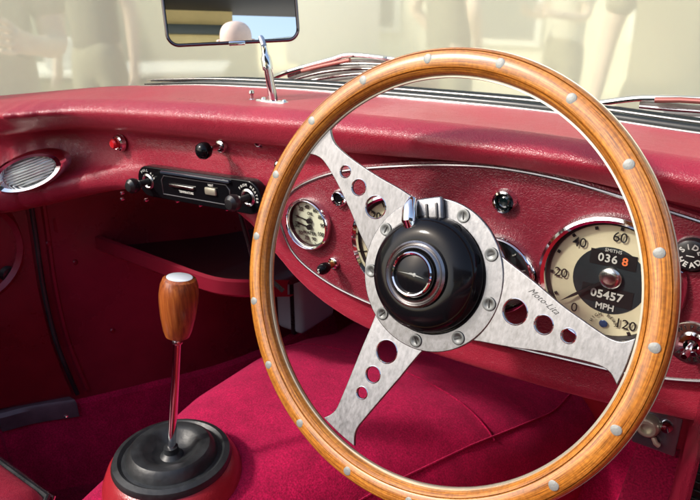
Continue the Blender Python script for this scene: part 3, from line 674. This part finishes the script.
# toggle in an engraved escutcheon
c = at(692, 343, 1, .56); e = part('toggle_switch', (c.x, PY, c.z), db, 'chrome toggle switch in an engraved round plate at the right end of the panel'); F = dash(c.x, c.z, PY)
MB().lathe([(0, .0015), (.018, .0015), (.0195, .001), (.020, 0)], F, 48).build('plate', M['chrome_worn'], e)
MB().lathe([(.0035, .003), (.006, .0065), (.0095, .006), (.0105, .0015)], F, 32).build('nut', M['chrome'], e)
MB().tube([(0, 0, .003), (-.001, -.002, .010), (-.002, -.004, .017), (-.0022, -.0045, .020)], [.0022, .0024, .0034, .0024], 14, F).build('lever', M['chrome'], e)
b = MB(); b.arc_text('WIPERS', .0055, .0148, R(90), R(19), F @ T(0, 0, .0017), off=.0001); b.arc_text('PANEL', .0055, .0148, R(-90), R(19), F @ T(0, 0, .0017), flip=True, off=.0001); b.build('lettering', M['black'], e)

# screws in the dash face
for q, y in (((258, 143), .571), ((278, 166), .565)):
    c = at(*q, 1, y); F = dash(c.x, c.z, y)
    MB().lathe([(0, .0028), (.0035, .0026), (.0055, .0012), (.0065, 0)], F, 24).build('panel_screw', M['chrome'], db)

# oval lamp at the far left of the dash
lc = at(35, 169, 1, .515); nrm = Vector((.62, -.8, .06)).normalized(); xa = Vector((.8, .62, .36)).normalized(); xa = (xa - nrm * xa.dot(nrm)).normalized()
OF = frame(lc + nrm * .017, xa, nrm.cross(xa), nrm)
ol = part('courtesy_lamp', lc, db, 'oval chrome framed lamp with a ribbed clear lens at the far left of the dash')
S_ = Matrix.Diagonal((.98, .43, 1, 1))
b = MB(); b.lathe([(.042, .004), (.047, .012), (.055, .014), (.062, .007), (.064, -.008)], OF @ S_, 64); b.build('chrome_frame', M['chrome'], ol)
b = MB(); b.lathe([(0, .010), (.020, .009), (.034, .006), (.043, .002)], OF @ S_, 48)
for k in range(-4, 5):
    hh = .0195 * math.sqrt(max(0, 1 - (k / 5) ** 2)); xx = .040 * math.sqrt(max(0, 1 - (k / 5.2) ** 2))
    b.tube([(-xx, k * .0038, .0045), (-xx * .5, k * .0038, .009), (0, k * .0038, .0105), (xx * .5, k * .0038, .009), (xx, k * .0038, .0045)], .0012, 6, OF)
b.build('ribbed_lens', mat('frosted_ribbed_glass', (.62, .68, .64), .15, metal=.2, coat=1, spec=.8), ol)

# heater control panel
p0, p1 = at(150, 181, 1, .552), at(250, 197, 1, .552); cx, cz = (p0.x + p1.x) / 2, (p0.z + p1.z) / 2; hl = (p1.x - p0.x) / 2; ang = math.atan2(p1.z - p0.z, p1.x - p0.x)
hc = part('heater_controls', (cx, .552, cz), db, 'black heater control panel with two round knobs under the passenger side of the dash')
F = dash(cx, cz, .556) @ RZ(ang); rr = .0215
def stad(hl, r_, n_=14): return [(hl + r_ * math.cos(R(-90 + 180 * i / n_)), r_ * math.sin(R(-90 + 180 * i / n_))) for i in range(n_ + 1)] + [(-hl + r_ * math.cos(R(90 + 180 * i / n_)), r_ * math.sin(R(90 + 180 * i / n_))) for i in range(n_ + 1)]
MB().shape([stad(hl, rr)], .006, .0015, F).build('backplate', M['black_gloss'], hc)
MB().box((hl * 1.36, .004, .010), F @ T(.004, .0175, .007), .0012).build('top_ridge', mat('blue_black_enamel', (.02, .03, .045), .15, coat=1), hc)
b = MB(); bx = [(-hl * .62, .012), (hl * .62, .012), (hl * .68, .006), (hl * .68, -.014), (-hl * .68, -.014), (-hl * .68, .006)]
b.tube([(a, b_, .0078) for a, b_ in bx], .0007, 6, F, cyc=True); b.build('slot_outline', mat('satin_steel', (.3, .3, .32), .4, metal=1), hc)
MB().box((hl * .5, .004, .004), F @ T(-hl * .25, .001, .009), .001).build('slide_lever', M['chrome_worn'], hc)
MB().box((.020, .010, .004), F @ T(hl * .33, .001, .009), .002).build('slide_knob', M['strip'], hc)
for tx, sz_, ox, oy in (('TEMPERATURE', .0042, -hl * .18, -.0065), ('HEAT', .0038, hl * .33, .0085), ('OFF', .0042, hl * .62, -.010)):
    MB().text(tx, sz_, F @ T(ox, oy, .0082), .0001, off=.00012).build('lettering', M['white'], hc)
for tx, ox, am in (('PULL AIR', -hl, 75), ('FROM HEATER', hl, 62)):
    MB().arc_text(tx, .0044, .0158, R(am), R(15), F @ T(ox, 0, .0082), off=.00012).build('lettering', M['white'], hc)
for sx in (-1, 1):
    G = F @ T(sx * hl, 0, .006)
    MB().lathe([(.006, 0), (.0085, .003), (.011, .002), (.012, 0)], G, 32).build('knob_collar', M['chrome_worn'], hc)
    MB().lathe([(0, .036), (.006, .035), (.0098, .031), (.0105, .026), (.0085, .020), (.0045, .016), (.0045, 0)], G, 36).build('knob', M['black'], hc)
for q in ((146, 200), (122, 199), (122, 193), (177, 201), (227, 209), (200, 205)):
    c = at(*q, 1, .56); b = MB().lathe([(0, .003), (.0018, .0026), (.0026, .001), (.0026, -.003)], dash(c.x, c.z, .56), 12); b.build('fixing_bolt', M['chrome_worn'], db)
# wiring dangling beneath
c0 = at(238, 205, 1, .60); MB().tube(spline([c0, c0 + Vector((.004, .01, -.05)), c0 + Vector((.0, .03, -.10)), c0 + Vector((.03, .05, -.14))], 6), .0035, 8).build('cable', M['black'], db)
c0 = at(255, 206, 1, .60); MB().tube(spline([c0, c0 + Vector((-.01, .01, -.06)), c0 + Vector((-.03, .03, -.11)), c0 + Vector((-.02, .05, -.18))], 6), .002, 8).build('cable', M['black'], db)

# chrome switch bracket under the dash on the right
bc = at(657, 429, 1, .60); e = thing('switch_bracket', (bc.x, bc.y, bc.z), 'chrome bracket with a round switch knob below the right end of the dashboard', 'switch')
F = frame(bc, Vector((1, .05, -.05)).normalized(), Vector((0, 0, 1)), Vector((0, -1, 0)))
MB().box((.040, .046, .004), F, .0015).build('plate', mat('satin_chrome_plate', (.22, .24, .28), .2, metal=.9, rvar=.08, vscale=60), e)
MB().box((.044, .010, .016), F @ T(0, .028, -.002), .002).build('flange', M['vinyl_dark'], e)
MB().lathe([(0, .006), (.005, .006), (.0055, .010), (.0085, .010), (.0105, .008), (.0115, .004), (.012, 0)], F @ T(-.008, .004, .002), 32).build('knob', M['strip'], e)
MB().lathe([(0, .008), (.004, .0075), (.006, .0045), (.006, 0)], F @ T(.008, .009, .002), 20).build('button', M['chrome'], e)
MB().tube([(-.001, -.008, .004), (.002, -.012, .006), (.005, -.014, .005)], .0026, 10, F).build('tab', M['strip'], e)
rl = at(655, 397, 1, .58); MB().box((.060, .03, .007), T(rl.x + .002, .595, rl.z) @ RY(R(10)), .002).build('under_dash_rail', M['vinyl_dark'], car)
tp = at(650, 485, 1, .66); MB().box((.05, .02, .11), T(tp.x, tp.y, tp.z) @ RY(R(6)), .004).build('trim_box', M['carpet_shaded'], car)
pp = at(697, 480, 1, .66); e = thing('accelerator_pedal', (pp.x, pp.y, pp.z - .05), 'black ribbed pedal pad low down at the right edge of the footwell', 'pedal')
b = MB().box((.034, .012, .085), T(pp.x, pp.y, pp.z) @ RX(R(-18)), .003)
for k in range(9): b.box((.030, .004, .003), T(pp.x, pp.y, pp.z) @ RX(R(-18)) @ T(0, -.007, -.036 + k * .009), .001)
b.build('pad', M['rubber'], e)
MB().tube([(pp.x, pp.y + .01, pp.z), (pp.x, pp.y + .10, pp.z + .05), (pp.x, pp.y + .2, pp.z + .16)], .006, 10).build('arm', M['black'], e)

# steering column
WC = Vector((-.2296, .4237, .7790)); WX = Vector((.9848, .0359, .1697)); WY = Vector((-.1723, .3162, .9329)); WZ = Vector((-.0202, -.948, .3176)).normalized()
WX = (WX - WZ * WX.dot(WZ)).normalized(); WY = WZ.cross(WX)
WF = frame(WC, WX, WY, WZ)
col = thing('steering_column', WC - WZ * .08, 'black steering column running down under the dashboard behind the hub', 'steering column')
MB().lathe([(.024, -.045), (.027, -.055), (.027, -.11), (.022, -.115), (.022, -.62)], WF @ T(0, .006), 32).build('column_tube', M['black'], col)
MB().lathe([(.030, -.10), (.036, -.105), (.036, -.135), (.030, -.14)], WF @ T(0, .006), 32).build('clamp', M['chrome_worn'], col)

# ================================================================ STEERING WHEEL
sw = thing('steering_wheel', WC, 'riveted wood rimmed steering wheel with three drilled aluminium spokes', 'steering wheel')
# rim: front and rear wooden halves either side of a metal core
def halfprof(sgn):
    c0, hw2, th = .1788, .0110, .0104; out = []
    for i in range(19):
        a = math.pi * i / 18; r_ = c0 - hw2 * math.cos(a); h_ = sgn * (.0010 + th * math.sin(a) ** .8)
        out.append((r_, h_ - .0118))
        if sgn > 0 and i in (5, 13):
            a += .06; out.append((c0 - hw2 * math.cos(a), sgn * (.0010 + th * math.sin(a) ** .8) - .0118 - .0016))
            a += .05; out.append((c0 - hw2 * math.cos(a), sgn * (.0010 + th * math.sin(a) ** .8) - .0118))
    return out
rim = part('rim', WC, sw, 'varnished honey coloured wood rim with pale rivets')
MB().lathe(halfprof(1), WF, 220, R(-80), closed=True).build('rim_front', M['rim_wood'], rim)
MB().lathe(halfprof(-1), WF, 220, R(-80), closed=True).build('rim_back', M['rim_wood'], rim)
MB().lathe([(.1663, -.0131), (.1663, -.0105), (.1902, -.0105), (.1902, -.0131)], WF, 200, closed=True).build('metal_core', M['strip'], rim)
rv = None
for i in range(18):
    a = R(70 - 20 * i); G = WF @ T(.180 * math.cos(a), .180 * math.sin(a), -.0008)
    if rv is None:
        rv = MB().lathe([(0, .0006), (.0033, .0005), (.0039, .0002), (.0040, -.002)], Matrix.Identity(4), 20).build('rivet', M['rivet'], rim)
        rv0 = rv.matrix_parent_inverse.copy(); o = rv
    else: o = rv.copy(); C.objects.link(o); o.parent = rim; o.matrix_parent_inverse = rv0
    o.matrix_basis = G
# spokes
HH = -.022; HC = (0, .005)
def spoke(angle, first):
    # local: s along the spoke from hub centre
    s0, s1 = .052, .1665
    top = [[(s0, .0335), (.060, .0315), (.075, .0275), (.095, .0208), (.117, .0148), (.134, .0112), (.148, .0098), (.156, .0118), (.162, .0155), (s1, .0200)],
           [(s0, .0365), (.060, .0340), (.085, .0272), (.110, .0192), (.125, .0156), (.144, .0115), (.153, .0105), (.160, .0122), (s1, .0180)],
           [(s0, .0300), (.060, .0270), (.075, .0245), (.092, .0222), (.118, .0180), (.139, .0148), (.152, .0134), (.160, .0155), (s1, .0195)]][first]
    ed = [(p.x, p.y) for p in spline([(a, b_, 0) for a, b_ in top], 5)]
    o_ = ed + [(math.sqrt(max(0, (s1 + .001) ** 2 - t * t)), t) for t in (.010, 0, -.010)] + [(a, -b_) for a, b_ in reversed(ed)]
    holes = [circ(.0098, 36, .079), circ(.0070, 32, .1035), circ(.0052, 28, .1235)]
    k = (HH - (-.0115)) / (s0 - s1); tilt = math.atan((-.0115 - HH) / (s1 - s0))
    F = WF @ T(HC[0], HC[1], 0) @ RZ(angle) @ T(s0, 0, HH - .0012) @ RY(-tilt) @ T(-s0)
    o = MB().shape([o_] + holes, .0011, .0006, F).build('spoke', M['alu'], sw)
    b = MB()
    for r_, s_ in ((.0098, .079), (.0070, .1035), (.0052, .1235)):
        b.lathe([(r_ - .0002, .0016), (r_ + .0003, .0021), (r_ + .0009, .0017)], F @ T(s_), 40)
    b.build('hole_edge', M['chrome_worn'], o)
    return F, o
SP = [R(134.5), R(-17.4), R(-118.6)]
labs = ['upper left aluminium spoke drilled with three holes', 'right aluminium spoke with a script maker signature above three holes', 'lower aluminium spoke drilled with three holes']
for i, a in enumerate(SP):
    F, o = spoke(a, i); o['label'] = labs[i]
    if i == 1:
        MB().text('Moto-Lita', .0066, F @ T(.097, .0165, .0018) @ RZ(R(-17)), .00008, shear=.6, off=0, space=1.05).build('signature', M['black'], o)
HF = WF @ T(HC[0], HC[1], HH)
MB().shape([circ(.0645, 90), circ(.0495, 80)], .0014, .0008, HF).build('hub_ring', M['alu_ring'], sw)
hs = None
for k in range(9):
    a = R(20 + 40 * k); G = HF @ RZ(a) @ T(.0572, 0, .0021)
    b = MB(); b.lathe([(0, .0008), (.0026, .0010), (.0040, .0016), (.0054, .0014), (.0060, -.0005)], G, 24); s_ = b.build('hub_screw', mat('steel_screw', (.12, .125, .125), .4, metal=1, rvar=.1), sw)
    MB().box((.0064, .0011, .0004), G @ RZ(R(37 * k)) @ T(0, 0, .0014)).build('screw_slot', M['black'], s_)
MB().lathe([(.0497, -.003), (.0495, .004), (.0475, .012), (.0435, .0185), (.036, .0225), (.029, .024), (.0265, .0235)], HF @ T(-.001, .001), 72).build('hub_boss', M['black_gloss'], sw)
MB().lathe([(.0500, -.012), (.050, .0), (.0490, .0025)], HF, 72).build('boss_collar', M['black'], sw)
MB().lathe([(.040, -.05), (.046, -.02), (.052, -.004)], HF, 60).build('hub_adapter', M['black'], sw)
hp_ = part('horn_push', WC, sw, 'round black horn push with chrome rings and a silver winged line')
EF = HF @ T(-.001, .001, .0235)
MB().lathe([(.0275, -.002), (.0272, .003), (.0255, .0045), (.0238, .003), (.0230, .0045), (.0215, .0055), (.0200, .004), (.0192, .002)], EF, 64).build('chrome_ring', M['trim'], hp_)
MB().lathe([(.0178, .0075), (.0182, .0085), (.0172, .0094), (.0160, .0088), (.0156, .006)], EF, 64).build('inner_ring', M['chrome'], hp_)
MB().lathe([(.0195, .002), (.0190, .006), (.0176, .0078)], EF, 48).build('shoulder', M['black_gloss'], hp_)
MB().lathe([(0, .0096), (.008, .0090), (.0158, .0068)], EF, 48).build('button', M['black_gloss'], hp_)
b = MB(); b.shape([[(-.0115, .0006), (-.003, .0001), (.001, -.0003), (.0125, -.0014), (.003, .0008), (.0008, .0014), (-.0008, .0012), (-.002, .0008)]], .0002, 0, EF @ T(0, 0, .0096) @ RZ(R(-6)))
b.lathe([(0, .0008), (.0014, .0005), (.0017, 0)], EF @ T(.0035, -.0003, .0094), 12); b.build('emblem', M['rivet'], hp_)
# trafficator lever across the top of the boss
tl_ = part('trafficator_lever', WC, sw, 'chrome indicator lever over the top of the boss')
TFm = HF @ RZ(R(97)) @ T(.052, 0, .004)
MB().box((.020, .026, .006), TFm @ T(.0015, -.006, .002), .002, 3).build('lever_base', M['alu_ring'], tl_)
MB().tube([(.011, 0.007, .006), (.004, .007, .012), (-.006, .007, .014), (-.014, .007, .011)], [.0045, .0062, .0066, .0052], 18, TFm).build('lever', M['chrome'], tl_)
MB().box((.015, .0020, .0060), TFm @ T(-.001, -.0055, .0035), .0006).build('detent', M['black'], tl_)
MB().box((.015, .0020, .0060), TFm @ T(-.001, -.0145, .0035), .0006).build('detent', M['black'], tl_)

# ================================================================ GEAR LEVER
gb = at(172, 455, 1, .43); kb = at(180, 306, 1, .47)
gl = thing('gear_lever', (gb.x, gb.y, gb.z - .05), 'chrome gear lever with a turned wooden knob and black rubber boot on the tunnel', 'gear lever')
GF = T(*gb)
RQ = at(172, 455, 2, gb.z); rr = (at(230, 458, 2, gb.z) - at(114, 458, 2, gb.z)).length / 2
MB().lathe([(rr, -.010), (rr * 1.02, -.004), (rr * .99, .002), (rr * .90, .0045), (rr * .84, .001), (rr * .78, .0015), (rr * .72, .012), (rr * .66, .016), (rr * .55, .0165), (rr * .46, .014), (rr * .34, .004), (rr * .20, .001), (rr * .13, .006), (rr * .12, .014), (.004, .014)], GF, 72).build('rubber_boot', M['rubber'], gl)
b = MB(); b.lathe([(rr * 1.0, -.006), (rr * 1.10, -.012), (rr * 1.20, -.030), (rr * 1.26, -.06), (rr * 1.28, -.12)], GF, 72); b.build('leather_gaiter', M['gaiter'], gl)
st0 = gb + Vector((0, 0, .008)); st1 = at(177.5, 337, 1, .465)
dv = (kb - st1)
MB().tube([st0, st0.lerp(st1, .5), st1], [.0056, .0053, .0046], 20).build('lever_rod', M['chrome'], gl)
kz = (at(179.5, 277, 1, .475) - st1); kl = kz.length; kz.normalize(); kx = Vector((1, 0, 0)); kx = (kx - kz * kx.dot(kz)).normalized(); KF = frame(st1, kx, kz.cross(kx), kz)
kw = .0242
b = MB(); b.lathe([(.0055, -.004), (.0115, 0), (kw * .62, .002), (kw * .74, kl * .12), (kw * .90, kl * .36), (kw * .99, kl * .60), (kw, kl * .74), (kw * .95, kl * .88), (kw * .84, kl * .97), (kw * .68, kl)], KF, 56); b.build('knob', M['knob_wood'], gl)
MB().lathe([(0, kl + .0006), (kw * .60, kl + .0006), (kw * .66, kl), (kw * .66, kl - .002)], KF, 40).build('knob_inlay', mat('pale_blue_inlay', (.62, .68, .72), .25, coat=1), gl)
MB().lathe([(.0052, -.010), (.0068, -.008), (.0068, -.004), (.0055, -.002)], KF, 24).build('lock_nut', M['chrome_worn'], gl)

# ================================================================ MIRROR
mm = Vector(at(231, 7, 1, .60)); top = Vector((Hd.x, Hd.y, 1.31))
nm = ((CAM - m1).normalized() + (top - m1).normalized()).normalized()
mx_ = Vector((0, 0, 1)).cross(nm).normalized(); mx_ = (mx_ + nm.cross(mx_) * 0.035).normalized(); my_ = nm.cross(mx_)
MF = frame(mm, mx_, my_, nm)
mr = thing('rear_view_mirror', at(272, 103, 1, .62), 'rectangular chrome backed rear view mirror on a slim dash mounted stem', 'mirror')
def rrect(w_, h_, r_, n_=8):
    o_ = []
    for cx_, cy_, a0 in ((w_ - r_, h_ - r_, 0), (-w_ + r_, h_ - r_, 90), (-w_ + r_, -h_ + r_, 180), (w_ - r_, -h_ + r_, 270)):
        for i in range(n_ + 1): a = R(a0 + 90 * i / n_); o_.append((cx_ + r_ * math.cos(a), cy_ + r_ * math.sin(a)))
    return o_
mw = .0795; mh = .042
MB().shape([rrect(mw, mh, .014)], .004, .003, MF @ T(0, 0, -.0075)).build('back_shell', M['chrome'], mr)
MB().tube([(a, b_, 0) for a, b_ in rrect(mw - .0008, mh - .0008, .0135)], .0019, 8, MF, cyc=True).build('frame', mat('dark_chrome', (.16, .13, .13), .15, metal=1), mr)
mgl = bpy.data.materials.new('mirror_glass'); mgl.use_nodes = True; bb = mgl.node_tree.nodes['Principled BSDF']; bb.inputs['Metallic'].default_value = 1; bb.inputs['Roughness'].default_value = .0; bb.inputs['Base Color'].default_value = (.9, .92, .94, 1)
o = MB().shape([rrect(mw - .003, mh - .003, .012)], .0002, 0, MF @ T(0, 0, .0004)).build('glass', mgl, mr)
for p in o.data.polygons: p.use_smooth = False
MB().box((.020, .005, .004), MF @ T(.003, -mh, .001), .001).build('clip', M['chrome'], mr)
sb = at(274, 104, 1, .62); stp = at(264, 46, 1, .615); bk = MF @ Vector((.030, -.035, -.012))
MB().tube([sb, sb.lerp(stp, .62)], [.0058, .0050], 18).build('stem', mat('pinkish_chrome', (.75, .68, .68), .08, metal=1), mr)
MB().tube([sb.lerp(stp, .60), sb.lerp(stp, .80), sb.lerp(stp, .86), stp], [.0066, .0066, .0045, .0040], 16).build('stem_joint', M['chrome'], mr)
MB().tube([stp, stp.lerp(bk, .5) + Vector((0, 0, .004)), bk], .0036, 12).build('arm', M['chrome_worn'], mr)
MB().box((.046, .020, .005), T(sb.x + .001, sb.y, sb.z + .002) @ RX(R(-4)), .0012).build('base_plate', M['chrome'], mr)
for s in (-1, 1): MB().lathe([(0, .003), (.0028, .002), (.0035, 0)], T(sb.x + s * .017, sb.y, sb.z + .0045), 14).build('base_screw', M['chrome_worn'], mr)
ps = at(252, 101, 1, .62); b = MB().lathe([(0, .014), (.003, .013), (.0036, .010), (.0022, .008), (.0022, .003), (.005, .001), (.0055, -.003)], T(*ps), 18)
tag(b.build('stud', M['chrome_worn']), 'small chrome turnbuckle stud on the cowl beside the mirror stem', 'stud')

# ================================================================ WINDSCREEN AND WHAT LIES OUTSIDE IT
xs = [X0 + .01 + (X1 + .02 - X0) * i / 60 for i in range(61)]
ws = thing('windscreen', (XC, .75, .87), 'windscreen with an added cream haze that washes out the view, in a dark rubber seal along the cowl', 'windscreen')
base = [Vector((x, (interp(cA, x)).x, (interp(cA, x)).y)) for x in xs]
# smooth the base line
for _ in range(6): base = [base[0]] + [(base[i - 1] + base[i] * 2 + base[i + 1]) / 4 for i in range(1, len(base) - 1)] + [base[-1]]
sealpts = [p for p in base if p.x > -.93]
MB().tube([p + Vector((0, .010, .002)) for p in sealpts], [.001 + .0055 * min(1, i / 10) for i in range(len(sealpts))], 12).build('rubber_seal', M['seal'], ws)
MB().tube([p + Vector((0, .001, .0005)) for p in sealpts], [.0004 + .0014 * min(1, i / 10) for i in range(len(sealpts))], 8).build('seal_bead', M['trim'], ws)
MB().tube([p + Vector((0, .024, .006)) for p in sealpts], [.001 + .005 * min(1, i / 10) for i in range(len(sealpts))], 10).build('frame_channel', M['seal'], ws)
MB().tube([p + Vector((0, .016, .0085)) for p in sealpts], [.0005 + .0012 * min(1, i / 10) for i in range(len(sealpts))], 8).build('bright_strip', M['trim'], ws)
v = []; nk = 8
seal_base = base
d_ = (base[0] - base[3]).normalized()
base = [base[0] + d_ * (.05 * k) + Vector((0, -.004 * k * k, 0)) for k in (7, 6, 5, 4, 3, 2, 1)] + base + [base[-1] + (base[-1] - base[-4]).normalized() * (.05 * k) for k in (1, 2, 3)]
for th_ in (0, 1):
    for p in base:
        for k in range(nk): t = k / (nk - 1); v.append((p.x, p.y + .080 - t * .025 + th_ * .004, p.z - .022 + t * .294))
nb_ = len(base); f = []
for th_ in (0, 1):
    o_ = th_ * nb_ * nk
    f += [(o_ + i * nk + k, o_ + (i + 1) * nk + k, o_ + (i + 1) * nk + k + 1, o_ + i * nk + k + 1) for i in range(nb_ - 1) for k in range(nk - 1)]
o_ = nb_ * nk
f += [(i * nk, (i + 1) * nk, o_ + (i + 1) * nk, o_ + i * nk) for i in range(nb_ - 1)] + [(i * nk + nk - 1, (i + 1) * nk + nk - 1, o_ + (i + 1) * nk + nk - 1, o_ + i * nk + nk - 1) for i in range(nb_ - 1)]
f += [(k, k + 1, o_ + k + 1, o_ + k) for k in range(nk - 1)] + [((nb_ - 1) * nk + k, (nb_ - 1) * nk + k + 1, o_ + (nb_ - 1) * nk + k + 1, o_ + (nb_ - 1) * nk + k) for k in range(nk - 1)]
MB().add(v, f).build('pane', M['screen'], ws)
MB().tube([p + Vector((0, 0.080 - .025, .002 + .275)) for p in base], .008, 12).build('top_frame', M['chrome'], ws)
# scuttle outside
base = seal_base; nb_ = len(base)
v = []
for p in base: v += [(p.x, p.y + .02, p.z - .012), (p.x, p.y + .14, p.z - .045), (p.x, p.y + .35, p.z - .11)]
MB().add(v, [(i * 3 + k, (i + 1) * 3 + k, (i + 1) * 3 + k + 1, i * 3 + k + 1) for i in range(nb_ - 1) for k in range(2)]).build('scuttle', M['paint'], car)

# wiper blades folded along the outside of the glass
def wiper(name_label, pts, Y, tip, arm):
    w0 = thing('wiper', at(*pts[0], 1, Y), name_label, 'wiper')
    P = [at(*q, 1, Y) for q in pts]
    for j in range(7):
        Q = [p + Vector((0, .001 * j, -.0043 * j * (1 - .35 * abs(i - 1.0) / 2))) for i, p in enumerate(P)]
        MB().tube(spline(Q, 5), .0027, 8).build('blade_strip', (M['paper'], M['chrome_worn'])[j % 2], w0)
    A_ = [at(*q, 1, Y - .006) for q in arm]
    MB().tube(spline(A_, 5), [.0036] * (5 * (len(A_) - 1)) + [.002], 10).build('arm', M['chrome'], w0)
    MB().tube([at(*q, 1, Y - .012) for q in tip], .0030, 10).build('arm_sleeve', mat('red_lacquered_arm', (.40, .14, .12), .2, metal=.6), w0)
    w0['group'] = 'wipers on the windscreen'
    return w0
wiper('folded silver wiper blade lying by the glass, left of the wheel top', [(288, 74), (318, 64), (360, 61), (420, 64)], .775, [(302, 71), (322, 66), (350, 60)], [(262, 84), (285, 73), (330, 60), (352, 55), (400, 60)])
wiper('folded wiper blade outside the glass beyond the right of the wheel', [(640, 103), (668, 105), (700, 108), (730, 112)], .775, [(655, 100), (680, 100), (715, 102)], [(600, 103), (630, 99), (650, 98), (690, 99), (730, 101)])

# ================================================================ SEATS
def seat(cx, y0, label):
    s = part('car_seat', (cx, y0 - .25, .12), car, label)
    MB().box((.44, .50, .20), T(cx, y0 - .25, .305), .07, 6).build('cushion', M['leather'], s)
    MB().tube([(cx - .19, y0 - .012, .375), (cx + .17, y0 - .012, .375), (cx + .205, y0 - .05, .375), (cx + .205, y0 - .40, .375)], .0045, 8).build('piping', M['rubber'], s)
    MB().tube([(cx - .19, y0 - .004, .368), (cx + .17, y0 - .004, .368), (cx + .212, y0 - .045, .368), (cx + .212, y0 - .40, .368)], .003, 8).build('bright_piping', M['chrome_worn'], s)
    MB().box((.44, .16, .48), T(cx, y0 - .53, .55) @ RX(R(-14)), .06, 6).build('backrest', M['leather'], s)
    return s
seat(-.885, .335, 'red leather passenger seat with piped edge at the lower left')
seat(-.255, .10, 'red leather driver seat behind the steering wheel')
